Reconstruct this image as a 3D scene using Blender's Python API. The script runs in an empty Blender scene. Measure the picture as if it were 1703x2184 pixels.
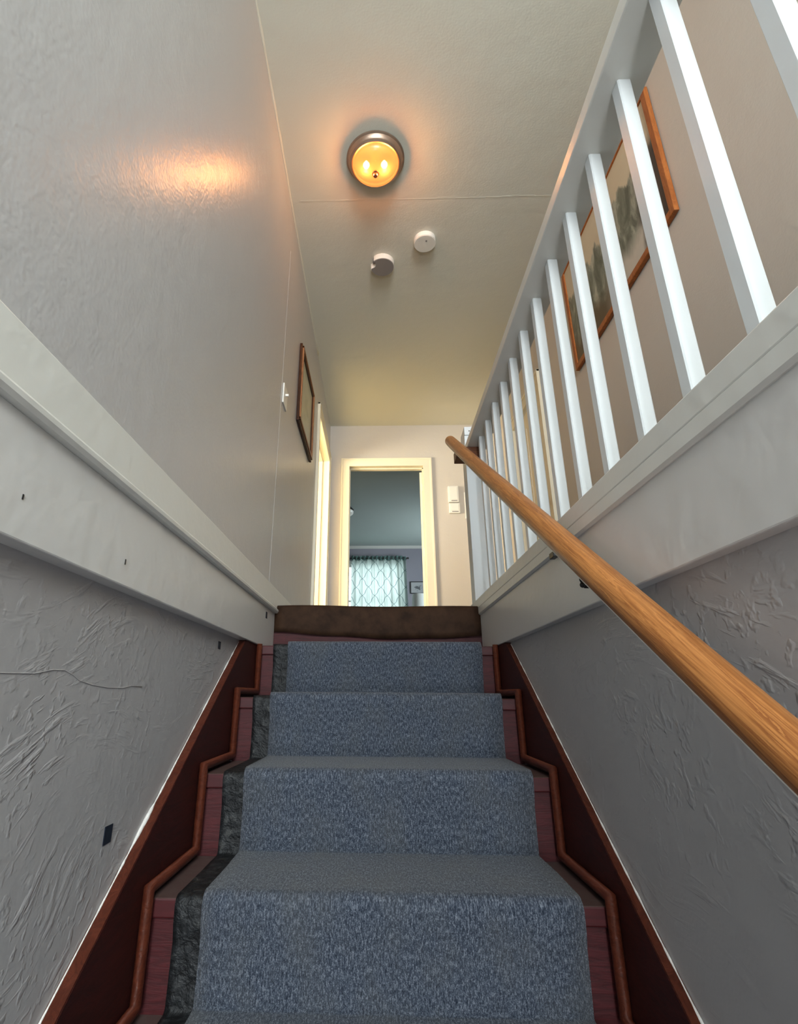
import bpy, bmesh, math, random
from mathutils import Vector, Matrix
random.seed(7)

# ------------------------------------------------------------------ camera, world, lights, exposure
scene = bpy.context.scene
COL = scene.collection
W, H = 1703.0, 2184.0
F, CX, CY = 1121.6, 768.4, 1077.2
PITCH, YAW, ROLL = math.radians(19.95), math.radians(-1.99), math.radians(0.38)
cam_d = bpy.data.cameras.new('camera')
cam_d.sensor_fit = 'HORIZONTAL'
cam_d.sensor_width = 36.0
cam_d.lens = F / W * 36.0
cam_d.shift_x = (W / 2 - CX) / W
cam_d.shift_y = (CY - H / 2) / W
cam_d.clip_start = 0.02
cam = bpy.data.objects.new('camera', cam_d)
COL.objects.link(cam)
_f = Vector((math.sin(YAW) * math.cos(PITCH), math.cos(YAW) * math.cos(PITCH), math.sin(PITCH)))
_r = Vector((math.cos(YAW), -math.sin(YAW), 0))
_u = _r.cross(_f)
r2 = _r * math.cos(ROLL) + _u * math.sin(ROLL)
u2 = _u * math.cos(ROLL) - _r * math.sin(ROLL)
cam.matrix_world = Matrix((( r2.x, u2.x, -_f.x, 0), (r2.y, u2.y, -_f.y, 0), (r2.z, u2.z, -_f.z, 0), (0, 0, 0, 1)))
scene.camera = cam

world = bpy.data.worlds.new('daylight')
scene.world = world
world.use_nodes = True
world.node_tree.nodes['Background'].inputs[0].default_value = (0.80, 0.89, 1.0, 1)
world.node_tree.nodes['Background'].inputs[1].default_value = 2.0

def area(name, loc, direction, sx, sy, power, color):
    d = bpy.data.lights.new(name, 'AREA')
    d.shape = 'RECTANGLE'; d.size = sx; d.size_y = sy; d.energy = power; d.color = color
    o = bpy.data.objects.new(name, d); COL.objects.link(o)
    o.location = loc
    o.rotation_euler = Vector(direction).to_track_quat('-Z', 'Z').to_euler()
    return o
# daylight through the three windows of the place and through the glazed street door, plus an added bedroom side fill
area('daylight_stair_window', (0.40, -3.2, 1.75), (0, 1, -0.06), 1.45, 1.45, 285, (0.88, 0.97, 1.0))
area('daylight_street_door', (0.0, -3.2, -0.55), (0, 1, 0.1), 0.7, 0.9, 62, (0.92, 0.96, 1.0))
area('daylight_bedroom_window', (-0.03, 10.95, 1.75), (0, -1, 0), 1.15, 1.6, 45, (0.90, 0.97, 1.0))
area('added_bedroom_side_fill', (2.7, 9.0, 1.75), (-1, 0, 0), 1.1, 1.2, 68, (0.82, 0.96, 1.0))  # unseen side lamp, added to brighten the bedroom ceiling
area('daylight_side_room', (-2.75, 3.75, 1.75), (1, 0.4, 0.25), 1.0, 1.3, 215, (1.0, 0.88, 0.66))

sun_d = bpy.data.lights.new('sun', 'SUN'); sun_d.energy = 21.0; sun_d.angle = 0.01; sun_d.color = (1.0, 0.93, 0.80)
sun = bpy.data.objects.new('sun', sun_d); COL.objects.link(sun)
sun.rotation_euler = Vector((1.0, 0.30, -0.72)).to_track_quat('-Z', 'Z').to_euler()

vs = scene.view_settings
scene.display_settings.display_device = 'sRGB'
vs.view_transform = 'Standard'
vs.look = 'None'
vs.gamma = 1.0
vs.use_curve_mapping = False
vs.exposure = 0.0
cy = scene.cycles
cy.max_bounces = 6; cy.diffuse_bounces = 4; cy.glossy_bounces = 3; cy.transmission_bounces = 4
cy.adaptive_threshold = 0.04
cy.caustics_reflective = False; cy.caustics_refractive = False

# ------------------------------------------------------------------ materials
def srgb(r, g, b):
    def c(v):
        v /= 255.0
        return v / 12.92 if v <= 0.04045 else ((v + 0.055) / 1.055) ** 2.4
    return (c(r), c(g), c(b), 1.0)

class NT:
    def __init__(s, name):
        s.m = bpy.data.materials.new(name); s.m.use_nodes = True
        s.t = s.m.node_tree; s.t.nodes.clear()
        s.out = s.t.nodes.new('ShaderNodeOutputMaterial')
    def n(s, typ, ins=None, **kw):
        nd = s.t.nodes.new(typ)
        for k, v in kw.items(): setattr(nd, k, v)
        for k, v in (ins or {}).items():
            if isinstance(v, bpy.types.NodeSocket): s.t.links.new(v, nd.inputs[k])
            else: nd.inputs[k].default_value = v
        return nd
    def math(s, op, a, b=0.0, c=0.0):
        return s.n('ShaderNodeMath', {0: a, 1: b, 2: c}, operation=op).outputs[0]
    def coord(s, kind='Object', scale=(1, 1, 1), rot=(0, 0, 0), loc=(0, 0, 0)):
        tc = s.n('ShaderNodeTexCoord')
        mp = s.n('ShaderNodeMapping', {'Vector': tc.outputs[kind], 'Scale': scale, 'Rotation': rot, 'Location': loc})
        return mp.outputs[0]
    def noise(s, vec, scale, detail=3.0, rough=0.55, dist=0.0):
        return s.n('ShaderNodeTexNoise', {'Vector': vec, 'Scale': scale, 'Detail': detail, 'Roughness': rough, 'Distortion': dist}).outputs[0]
    def ramp(s, fac, stops, interp='LINEAR'):
        nd = s.n('ShaderNodeValToRGB', {0: fac}); cr = nd.color_ramp; cr.interpolation = interp
        while len(cr.elements) < len(stops): cr.elements.new(0.5)
        for e, (p, c) in zip(cr.elements, stops):
            e.position = p; e.color = c if len(c) == 4 else (*c, 1)
        return nd.outputs[0]
    def mix(s, fac, a, b, blend='MIX'):
        nd = s.n('ShaderNodeMix', data_type='RGBA', blend_type=blend)
        for k, v in ((0, fac), (6, a), (7, b)):
            if isinstance(v, bpy.types.NodeSocket): s.t.links.new(v, nd.inputs[k])
            else: nd.inputs[k].default_value = v
        return nd.outputs[2]
    def bump(s, h, strength, dist, normal=None):
        ins = {'Height': h, 'Strength': strength, 'Distance': dist}
        if normal: ins['Normal'] = normal
        return s.n('ShaderNodeBump', ins).outputs[0]
    def done(s, color, rough=0.5, normal=None, **extra):
        ins = {'Base Color': color, 'Roughness': rough}
        if normal: ins['Normal'] = normal
        for k, v in extra.items(): ins[k.replace('_', ' ')] = v
        b = s.n('ShaderNodeBsdfPrincipled', ins)
        s.t.links.new(b.outputs[0], s.out.inputs[0])
        return s.m

def paint(name, col, rough=0.5, scale=9.0, bstr=0.12, var=0.05, spec=0.5, fine=0.0):
    g = NT(name)
    v = g.coord()
    n1 = g.noise(v, scale, 2.0)
    dark = tuple(c * (1 - var) for c in col[:3]) + (1,)
    lite = tuple(min(1, c * (1 + var)) for c in col[:3]) + (1,)
    c = g.mix(g.noise(v, 1.3, 1.0), dark, lite) if var > .025 else col
    h = n1
    if fine > 0: h = g.math('ADD', n1, g.math('MULTIPLY', g.noise(v, 120.0, 0.0), fine))
    return g.done(c, rough, g.bump(h, bstr, 0.02) if bstr > 0 else None, **{'Specular_IOR_Level': spec})

M = {}
M['wall'] = paint('wall_paint', srgb(181, 180, 180), 0.31, 11.0, 0.10, 0.03, 0.5, 0.25)
M['wall_flat'] = paint('wall_paint_flat', srgb(196, 188, 178), 0.55, 11.0, 0.10, 0.03, 0.4, 0.2)
M['wall_dull'] = paint('bedroom_paint', srgb(150, 148, 158), 0.7, 8.0, 0.05, 0.03, 0.3)
M['cream_wall'] = paint('cream_paint', srgb(240, 222, 170), 0.6, 8.0, 0.05, 0.03, 0.3)
M['ceiling'] = paint('ceiling_paint', srgb(206, 205, 192), 0.7, 7.0, 0.16, 0.03, 0.25, 0.15)
M['bed_ceiling'] = paint('bedroom_ceiling', srgb(176, 186, 182), 0.8, 6.0, 0.05, 0.03, 0.2)
M['trim'] = paint('white_gloss_trim', srgb(216, 216, 210), 0.34, 18.0, 0.08, 0.02, 0.5)
M['fascia'] = paint('fascia_paint', srgb(210, 209, 206), 0.36, 16.0, 0.10, 0.02, 0.5)
M['bal'] = paint('baluster_paint', srgb(217, 222, 224), 0.35, 20.0, 0.06, 0.02, 0.5)
M['casing'] = paint('casing_paint', srgb(222, 213, 190), 0.4, 14.0, 0.05, 0.02, 0.5)
M['plastic'] = paint('white_plastic', srgb(228, 226, 218), 0.35, 20.0, 0.0, 0.02, 0.5)
M['plastic_grey'] = paint('grey_plastic', srgb(134, 128, 126), 0.5, 20.0, 0.0, 0.03, 0.4)
M['black'] = paint('black_iron', srgb(22, 20, 19), 0.35, 30.0, 0.05, 0.1, 0.5)
M['tape'] = paint('dark_tape', srgb(18, 28, 42), 0.55, 30.0, 0.05, 0.1, 0.4)
M['caulk'] = paint('white_caulk', srgb(226, 224, 220), 0.6, 60.0, 0.3, 0.06, 0.4)
M['lampshade'] = paint('lampshade_linen', srgb(214, 216, 212), 0.9, 60.0, 0.1, 0.03, 0.2)

def plaster():
    g = NT('trowelled_plaster')
    v = g.coord()
    warp = g.n('ShaderNodeTexNoise', {'Vector': v, 'Scale': 1.6, 'Detail': 1.0})
    vv = g.n('ShaderNodeVectorMath', {0: v, 1: g.n('ShaderNodeVectorMath', {0: warp.outputs[1], 3: 0.5}, operation='SCALE').outputs[0]}, operation='ADD').outputs[0]
    mp = g.n('ShaderNodeMapping', {'Vector': vv, 'Rotation': (0.9, 0, 0), 'Scale': (10.0, 7.0, 44.0)}).outputs[0]
    strokes = g.noise(mp, 1.0, 3.0, 0.6)
    ridge = g.ramp(strokes, [(0.56, (0, 0, 0)), (0.70, (1, 1, 1))])
    mask = g.ramp(g.noise(v, 3.6, 1.0), [(0.38, (0.08, 0.08, 0.08)), (0.66, (0.9, 0.9, 0.9))])
    h = g.math('MULTIPLY', ridge, mask)
    pit = g.ramp(g.noise(v, 45.0, 2.0), [(0.55, (0, 0, 0)), (0.72, (1, 1, 1))])
    h = g.math('ADD', h, g.math('MULTIPLY', g.math('MULTIPLY', pit, mask), 0.8))
    h = g.math('ADD', h, g.math('MULTIPLY', g.noise(v, 9.0, 3.0), 1.2))
    h = g.math('ADD', h, g.math('MULTIPLY', g.noise(v, 190.0, 0.0), 0.06))
    c = g.mix(g.noise(v, 1.7, 2.0), srgb(162, 160, 160), srgb(172, 170, 170))
    return g.done(c, 0.40, g.bump(h, 0.36, 0.0046), **{'Specular_IOR_Level': 0.5})
M['plaster'] = plaster()

def wood(name, dark, light, rough, axis_scale=(24, 1.6, 24), scale=1.0, bstr=0.15, coat=0.0, wear=None):
    g = NT(name)
    v = g.coord('Object', axis_scale)
    n = g.noise(v, scale * 2.0, 6.0, 0.6, 1.2)
    w = g.math('FRACT', g.math('MULTIPLY', n, 5.0))
    f = g.math('ADD', g.math('MULTIPLY', n, 0.6), g.math('MULTIPLY', w, 0.4))
    c = g.ramp(f, [(0.25, dark), (0.75, light)])
    if wear:
        wm = g.ramp(g.noise(g.coord(), 70.0, 4.0, 0.7), [(0.68, (0, 0, 0)), (0.74, (1, 1, 1))])
        c = g.mix(wm, c, wear)
    return g.done(c, rough, g.bump(f, bstr, 0.004), **{'Specular_IOR_Level': 0.3, 'Coat_Weight': coat})
M['oak'] = wood('oak_handrail', srgb(132, 78, 38), srgb(186, 126, 70), 0.36, (34, 1.1, 34), 1.6, 0.12)
M['red_wood'] = wood('red_stained_riser', srgb(50, 12, 15), srgb(72, 22, 25), 0.6, (3, 20, 30), 1.0, 0.2)
M['stringer'] = wood('mahogany_stringer', srgb(42, 8, 4), srgb(58, 14, 7), 0.55, (20, 3, 20), 1.0, 0.12)
M['stringer_edge'] = wood('stringer_edge', srgb(64, 27, 17), srgb(86, 41, 27), 0.36, (20, 3, 20), 1.0, 0.3)
M['block'] = wood('brown_block', srgb(84, 50, 30), srgb(120, 74, 48), 0.5, (2, 20, 20), 1.0, 0.1)
M['frame_pine'] = wood('orange_pine_frame', srgb(140, 76, 34), srgb(172, 102, 50), 0.4, (14, 14, 3), 1.0, 0.1)
M['frame_dark'] = wood('dark_walnut_frame', srgb(44, 26, 16), srgb(74, 44, 28), 0.3, (14, 14, 3), 1.0, 0.1)
M['frame_mid'] = wood('tan_frame_face', srgb(120, 78, 50), srgb(150, 102, 68), 0.35, (14, 14, 3), 1.0, 0.1)

def carpet():
    g = NT('blue_heather_carpet')
    uv = g.coord('UV', (1, 1, 1))
    def sc(x, y): return g.n('ShaderNodeMapping', {'Vector': uv, 'Scale': (x, y, 1)}).outputs[0]
    a = g.noise(sc(270, 80), 1.0, 2.0, 0.65, 0.4)
    b = g.noise(sc(560, 300), 1.0, 1.0, 0.7)
    big = g.noise(sc(9, 5), 1.0, 3.0)
    f = g.math('ADD', g.math('MULTIPLY', a, 0.55), g.math('MULTIPLY', b, 0.45))
    c = g.ramp(f, [(0.36, srgb(27, 33, 45)), (0.50, srgb(60, 67, 79)), (0.64, srgb(114, 120, 130))])
    dust_sheen = g.ramp(big, [(0.45, (0, 0, 0)), (0.75, (0.35, 0.35, 0.35))])
    c = g.mix(dust_sheen, c, srgb(84, 84, 80))
    return g.done(c, 0.95, g.bump(f, 0.9, 0.004), **{'Specular_IOR_Level': 0.15, 'Sheen_Weight': 0.12})
M['carpet'] = carpet()

def felt():
    g = NT('worn_black_backing')
    v = g.coord()
    n = g.noise(v, 34.0, 4.0, 0.6, 0.3)
    c = g.ramp(n, [(0.42, srgb(9, 10, 12)), (0.58, srgb(27, 29, 31)), (0.78, srgb(70, 70, 68))])
    return g.done(c, 0.6, g.bump(n, 0.9, 0.012), **{'Specular_IOR_Level': 0.4})
M['felt'] = felt()

def lino():
    g = NT('brown_lino')
    v = g.coord()
    n = g.noise(v, 14.0, 5.0, 0.65)
    c = g.ramp(n, [(0.3, srgb(36, 22, 13)), (0.7, srgb(60, 41, 28))])
    return g.done(c, 0.75, g.bump(g.noise(v, 60.0, 3.0), 0.2, 0.004), **{'Specular_IOR_Level': 0.15})
M['lino'] = lino()

def tread_mat():
    g = NT('red_stained_tread')
    n = g.noise(g.coord('Object', (3, 20, 30)), 2.0, 4.0, 0.6, 1.0)
    c = g.ramp(n, [(0.25, srgb(50, 12, 15)), (0.75, srgb(72, 22, 25))])
    up = g.n('ShaderNodeSeparateXYZ', {0: g.n('ShaderNodeNewGeometry').outputs['Normal']}).outputs[2]
    dust_sheen = g.math('MULTIPLY', g.math('GREATER_THAN', up, 0.8), g.math('ADD', 0.35, g.math('MULTIPLY', g.noise(g.coord(), 30.0, 3.0), 0.6)))  # dust plus sky reflection, painted onto the up-facing tread tops
    return g.done(g.mix(dust_sheen, c, srgb(92, 80, 76)), 0.5, None, **{'Specular_IOR_Level': 0.3})
M['tread'] = tread_mat()
def metal(name, col, rough):
    g = NT(name)
    n = g.noise(g.coord(), 40.0, 3.0)
    return g.done(g.mix(n, tuple(c * .8 for c in col[:3]) + (1,), col), rough, None, Metallic=0.8)
M['nickel'] = metal('brushed_bronze', srgb(172, 148, 130), 0.36)
M['copper'] = metal('copper_finial', srgb(190, 120, 84), 0.3)
M['iron'] = metal('dark_iron', srgb(60, 55, 50), 0.3)

def lamp_glass():
    g = NT('amber_lamp_glass')
    tr = g.n('ShaderNodeBsdfTranslucent', {'Color': (0.030, 0.0135, 0.0042, 1)})
    tp = g.n('ShaderNodeBsdfTransparent', {'Color': (0.30, 0.17, 0.08, 1)})
    gl = g.n('ShaderNodeBsdfGlossy', {'Color': (1, 0.9, 0.8, 1), 'Roughness': 0.25})
    em = g.n('ShaderNodeEmission', {'Color': (1.0, 0.37, 0.10, 1), 'Strength': 0.60})
    m0 = g.n('ShaderNodeAddShader', {0: tr.outputs[0], 1: tp.outputs[0]})
    m1 = g.n('ShaderNodeMixShader', {0: 0.04, 1: m0.outputs[0], 2: gl.outputs[0]})
    ad = g.n('ShaderNodeAddShader', {0: m1.outputs[0], 1: em.outputs[0]})
    g.t.links.new(ad.outputs[0], g.out.inputs[0])
    return g.m
M['lamp_glass'] = lamp_glass()

def bulb():
    g = NT('bulb_glow')
    em = g.n('ShaderNodeEmission', {'Color': (1.0, 0.80, 0.50, 1), 'Strength': 25.0})
    g.t.links.new(em.outputs[0], g.out.inputs[0])
    return g.m
M['bulb'] = bulb()

def curtain_mat(header=False):
    g = NT('lattice_curtain' + ('_header' if header else ''))
    tc = g.n('ShaderNodeTexCoord')
    sp = g.n('ShaderNodeSeparateXYZ', {0: tc.outputs['UV']})
    u = g.math('DIVIDE', sp.outputs[0], 0.29); v = g.math('DIVIDE', sp.outputs[1], 0.34)
    v = g.math('ADD', v, g.math('MULTIPLY', g.math('SINE', g.math('MULTIPLY', v, 12.566)), 0.05))
    def line(x): return g.math('LESS_THAN', g.math('ABSOLUTE', g.math('SUBTRACT', g.math('FRACT', x), 0.5)), 0.022)
    l = g.math('MAXIMUM', line(g.math('ADD', u, v)), line(g.math('SUBTRACT', u, v)))
    base = srgb(96, 122, 118) if header else srgb(176, 192, 186)
    c = g.mix(l, base, srgb(84, 104, 108))
    tr = g.n('ShaderNodeBsdfTranslucent', {'Color': c}); df = g.n('ShaderNodeBsdfDiffuse', {'Color': c})
    m1 = g.n('ShaderNodeMixShader', {0: 0.9 if header else 0.35, 1: tr.outputs[0], 2: df.outputs[0]})
    g.t.links.new(m1.outputs[0], g.out.inputs[0])
    return g.m
M['curtain'] = curtain_mat()
M['curtain_header'] = curtain_mat(True)

def mountain_print():
    g = NT('mountain_landscape_print')
    tc = g.n('ShaderNodeTexCoord'); uv = tc.outputs['UV']
    sp = g.n('ShaderNodeSeparateXYZ', {0: uv}); u, v = sp.outputs[0], sp.outputs[1]
    uvn = g.n('ShaderNodeMapping', {'Vector': uv, 'Scale': (3.2, 0.05, 1)}).outputs[0]
    ridge = g.math('ADD', 0.30, g.math('MULTIPLY', g.noise(uvn, 1.5, 5.0, 0.6), 0.78))
    m = g.ramp(g.math('SUBTRACT', ridge, v), [(0.0, (0, 0, 0)), (0.03, (1, 1, 1))])
    sky = g.mix(g.noise(uv, 4.0, 3.0), srgb(206, 196, 170), srgb(190, 176, 150))
    st = g.n('ShaderNodeMapping', {'Vector': uv, 'Scale': (9, 2.4, 1), 'Rotation': (0, 0, 0.5)}).outputs[0]
    rock = g.ramp(g.noise(st, 1.6, 6.0, 0.65, 0.8), [(0.3, srgb(70, 72, 58)), (0.5, srgb(112, 116, 102)), (0.68, srgb(176, 176, 160))])
    c = g.mix(m, sky, rock)
    low = g.ramp(g.math('ADD', v, g.math('MULTIPLY', g.noise(st, 1.0, 3.0), 0.25)), [(0.26, (1, 1, 1)), (0.40, (0, 0, 0))])
    c = g.mix(low, c, g.mix(g.ramp(u, [(0.35, (0, 0, 0)), (0.6, (1, 1, 1))]), srgb(190, 184, 172), srgb(86, 70, 46)))
    edge = g.ramp(g.math('ADD', u, g.math('MULTIPLY', g.noise(st, 1.3, 3.0), 0.25)), [(0.28, (1, 1, 1)), (0.36, (0, 0, 0))])
    vmask = g.ramp(v, [(0.55, (1, 1, 1)), (0.72, (0, 0, 0))])
    c = g.mix(g.math('MULTIPLY', edge, vmask), c, srgb(52, 40, 34))
    return g.done(c, 0.35)
M['print'] = mountain_print()

def sketch_print(name, paper, ink, s):
    g = NT(name)
    tc = g.n('ShaderNodeTexCoord'); uv = tc.outputs['UV']
    d = g.n('ShaderNodeVectorMath', {0: uv, 1: (0.5, 0.5, 0)}, operation='DISTANCE').outputs['Value']
    n = g.noise(uv, s, 4.0, 0.6, 0.8)
    k = g.ramp(g.math('ADD', d, g.math('MULTIPLY', g.math('SUBTRACT', n, 0.5), 0.9)), [(0.10, (1, 1, 1)), (0.20, (0, 0, 0))])
    return g.done(g.mix(k, paper, ink), 0.3)
M['sketch'] = sketch_print('faint_sketch_paper', srgb(176, 178, 180), srgb(96, 98, 102), 7.0)
M['pale_print'] = sketch_print('pale_green_print', srgb(170, 172, 152), srgb(150, 154, 132), 4.0)

def pane():
    g = NT('window_pane')
    return g.done((0.95, 0.98, 1.0, 1), 0.02, None, **{'Transmission_Weight': 1.0, 'IOR': 1.0, 'Alpha': 0.25})
M['pane'] = pane()

# ------------------------------------------------------------------ mesh helpers
class MB:
    def __init__(s): s.bm = bmesh.new(); s.uv = None
    def box(s, x0, x1, y0, y1, z0, z1, bev=0.0, seg=2):
        vs = [s.bm.verts.new(p) for p in ((x0, y0, z0), (x1, y0, z0), (x1, y1, z0), (x0, y1, z0), (x0, y0, z1), (x1, y0, z1), (x1, y1, z1), (x0, y1, z1))]
        fs = [s.bm.faces.new([vs[i] for i in q]) for q in ((3, 2, 1, 0), (4, 5, 6, 7), (0, 1, 5, 4), (1, 2, 6, 5), (2, 3, 7, 6), (3, 0, 4, 7))]
        if bev > 0:
            es = list({e for f in fs for e in f.edges})
            bmesh.ops.bevel(s.bm, geom=es, offset=bev, segments=seg, affect='EDGES', profile=0.5)
        return s
    def prism(s, pts, axis, a, b):
        """polygon pts in the two other axes, extruded along axis from a to b"""
        def mk(p, t):
            return {'x': (t, p[0], p[1]), 'y': (p[0], t, p[1]), 'z': (p[0], p[1], t)}[axis]
        A = [s.bm.verts.new(mk(p, a)) for p in pts]; B = [s.bm.verts.new(mk(p, b)) for p in pts]
        n = len(pts)
        s.bm.faces.new(A); s.bm.faces.new(B[::-1])
        for i in range(n): s.bm.faces.new((A[i], B[i], B[(i + 1) % n], A[(i + 1) % n]))
        bmesh.ops.recalc_face_normals(s.bm, faces=s.bm.faces)
        return s
    def lathe(s, prof, c=(0, 0, 0), n=48, axis='z', cap=True):
        rings = []
        for r, h in prof:
            ring = []
            for i in range(n):
                a = 2 * math.pi * i / n
                p = {'z': (r * math.cos(a), r * math.sin(a), h), 'x': (h, r * math.cos(a), r * math.sin(a)), 'y': (r * math.cos(a), h, r * math.sin(a))}[axis]
                ring.append(s.bm.verts.new((c[0] + p[0], c[1] + p[1], c[2] + p[2])))
            rings.append(ring)
        for A, B in zip(rings, rings[1:]):
            for i in range(n): s.bm.faces.new((A[i], A[(i + 1) % n], B[(i + 1) % n], B[i]))
        if cap:
            s.bm.faces.new(rings[0][::-1]); s.bm.faces.new(rings[-1])
        bmesh.ops.recalc_face_normals(s.bm, faces=s.bm.faces)
        return s
    def tube(s, pts, r, n=10, ref=(1, 0, 0), cap=True):
        """swept circle with mitred corners; r is a number or a list"""
        pts = [Vector(p) for p in pts]; ref = Vector(ref)
        rings = []
        for i, p in enumerate(pts):
            d0 = (p - pts[i - 1]).normalized() if i > 0 else None
            d1 = (pts[i + 1] - p).normalized() if i < len(pts) - 1 else None
            d = (d0 + d1).normalized() if d0 and d1 else (d0 or d1)
            k = 1.0 / max(0.35, d.dot(d1)) if d0 and d1 else 1.0
            a = ref - d * ref.dot(d)
            a = a.normalized() if a.length > 1e-4 else Vector((0, 0, 1))
            b = d.cross(a)
            rr = r[i] if isinstance(r, (list, tuple)) else r
            rings.append([s.bm.verts.new(p + a * rr * math.cos(2 * math.pi * j / n) + b * rr * k * math.sin(2 * math.pi * j / n)) for j in range(n)])
        for A, B in zip(rings, rings[1:]):
            for i in range(n): s.bm.faces.new((A[i], A[(i + 1) % n], B[(i + 1) % n], B[i]))
        if cap: s.bm.faces.new(rings[0][::-1]); s.bm.faces.new(rings[-1])
        bmesh.ops.recalc_face_normals(s.bm, faces=s.bm.faces)
        return s
    def build(s, name, mat, parent=None, smooth=False, kind=None):
        me = bpy.data.meshes.new(name); s.bm.to_mesh(me); s.bm.free()
        me.materials.append(M[mat] if isinstance(mat, str) else mat)
        if smooth:
            for p in me.polygons: p.use_smooth = True
        o = bpy.data.objects.new(name, me); COL.objects.link(o)
        if parent:
            o.parent = parent
            w = Vector((0, 0, 0)); q = parent
            while q: w += Vector(q.location); q = q.parent
            o.location = -w
        if kind: o['kind'] = kind
        return o

def auto_smooth(o, deg=40):
    me = o.data
    for p in me.polygons: p.use_smooth = True
    try: me.set_sharp_from_angle(angle=math.radians(deg))
    except Exception: pass
    return o
def thing(name, label, cat, loc=(0, 0, 0), group=None, kind=None):
    o = bpy.data.objects.new(name, None); o.empty_display_size = 0.05
    COL.objects.link(o); o.location = loc
    if kind: o['kind'] = kind
    if label: o['label'] = label
    if cat: o['category'] = cat
    if group: o['group'] = group
    return o
def tag(o, label, cat, group=None):
    o['label'] = label; o['category'] = cat
    if group: o['group'] = group
    return o
def struct(o, label, cat):
    o['kind'] = 'structure'; return tag(o, label, cat)
def sheet(name, P, uvs, mat, parent=None, thick=0.0, smooth=True):
    """grid of points P[i][j] with uv (metres)"""
    bm = bmesh.new(); lay = bm.loops.layers.uv.new('UVMap')
    V = [[bm.verts.new(p) for p in row] for row in P]
    for i in range(len(P) - 1):
        for j in range(len(P[0]) - 1):
            idx = ((i, j), (i, j + 1), (i + 1, j + 1), (i + 1, j))
            f = bm.faces.new([V[a][b] for a, b in idx])
            for l, (a, b) in zip(f.loops, idx): l[lay].uv = uvs[a][b]
    m = MB(); m.bm.free(); m.bm = bm
    o = m.build(name, mat, parent, smooth)
    if thick:
        sd = o.modifiers.new('thickness', 'SOLIDIFY'); sd.thickness = thick; sd.offset = -1.0
    return o

# ------------------------------------------------------------------ key dimensions (metres, origin at the camera)
XL, XR = -0.53, 1.25            # upper hall walls
XFL, XFR = -0.525, 0.5165       # fascia faces
XWL, XWR = -0.56, 0.542         # lower stair walls
ZF, ZC = 0.425, 2.903           # hall floor, ceiling
ZFB = 0.210                     # underside of the floor edge
YN, ZN, RUN, RISE = 2.059, -0.003, 0.3225, 0.2141
KMAX = 8
ZG = ZN - RISE * (KMAX + 1)     # ground floor
YB, YD, YE = -3.0, 5.343, 10.5  # window wall behind, hall end wall, bedroom end wall
def nose(k): return YN - RUN * k, ZN - RISE * k

# ------------------------------------------------------------------ setting
def wallbox(name, boxes, mat, label, parent=None):
    m = MB()
    for b in boxes: m.box(*b)
    return struct(m.build(name, mat), label, 'wall')

DL0, DL1, DLZ = 4.20, 5.22, 2.42      # doorway in left wall
wallbox('wall_left', [(XL - .12, XL, YB, DL0, ZFB + .005, ZC), (XL - .12, XL, DL1, YD, ZF, ZC), (XL - .12, XL, DL0, DL1, DLZ, ZC)], 'wall',
        'glossy grey painted upper wall left of the stairs')
wallbox('wall_stair_left', [(XWL - .12, XWL, YB, 2.75, ZG, ZFB)], 'plaster', 'rough trowelled grey plaster wall left of the lower steps')
wallbox('wall_stair_right', [(XWR, XWR + .12, YB, 2.75, ZG, ZFB)], 'plaster', 'rough trowelled grey plaster wall below the handrail')
RD0, RD1, RDZ = 3.555, 4.335, 2.30    # door in right wall
wallbox('wall_right', [(XR, XR + .12, YB, RD0, ZF - .2, ZC), (XR, XR + .12, RD1, YD, ZF - .2, ZC), (XR, XR + .12, RD0, RD1, RDZ, ZC)], 'wall_flat',
        'beige grey wall behind the white balustrade')
FX0, FX1, FZ = -0.330, 0.534, 2.42    # rough opening in hall end wall
wallbox('wall_hall_end', [(XL - .12, FX0, YD, YD + .12, ZF - .1, ZC), (FX1, XR + .12, YD, YD + .12, ZF - .1, ZC), (FX0, FX1, YD, YD + .12, FZ, ZC)], 'wall_flat',
        'beige wall around the far bedroom doorway')
# window wall behind the viewer: stair window upstairs, glazed street door below
wallbox('wall_window_side', [(XWL - .12, -.35, YB - .12, YB, .2, ZC + .1), (1.15, XR + .12, YB - .12, YB, .2, ZC + .1), (-.35, 1.15, YB - .12, YB, .2, 1.0), (-.35, 1.15, YB - .12, YB, 2.5, ZC + .1),
                     (XWL - .12, -.36, YB - .12, YB, ZG, .2), (.36, XR + .12, YB - .12, YB, ZG, .2), (-.36, .36, YB - .12, YB, ZG, -1.02), (-.36, .36, YB - .12, YB, -.08, .2)], 'wall_flat',
        'wall with the stair window and street door behind the viewer')
struct(MB().box(XL - .12, XR + .12, YB - .12, YD + .12, ZC, ZC + .1).build('ceiling', 'ceiling'), 'off white plaster ceiling over the stairwell', 'ceiling')
o = MB()
o.box(XFR + .012, XR + .12, YB, 2.72, ZFB + .02, ZF); o.box(XL - .12, XR + .12, 2.735, YD + .12, ZFB + .02, ZF)
struct(o.build('floor', 'lino'), 'brown hall floor at the top of the stairs', 'floor')
struct(MB().box(XWL - .12, XR + .12, YB, 0.2, ZG - .1, ZG).build('floor_ground', 'lino'), 'ground floor at the foot of the stairs', 'floor')

# ceiling joint line across the ceiling
m = MB()
for i in range(34):
    x = XL + .06 + i * .05
    m.box(x, x + .05, 2.425 + random.uniform(-.004, .004), 2.433 + random.uniform(-.002, .003), ZC - .0004 - random.random() * .0006, ZC + .002)
c_o = m.build('trim_ceiling_joint', 'ceiling'); struct(c_o, 'faint raised joint line across the ceiling', 'ceiling joint')
# narrow raised paint seam on the left wall
struct(MB().box(XL - .002, XL + .0007, 2.523, 2.527, ZF + .1, 2.60).build('trim_wall_seam', 'wall'), 'thin vertical paint seam on the left wall', 'wall seam')
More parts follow.
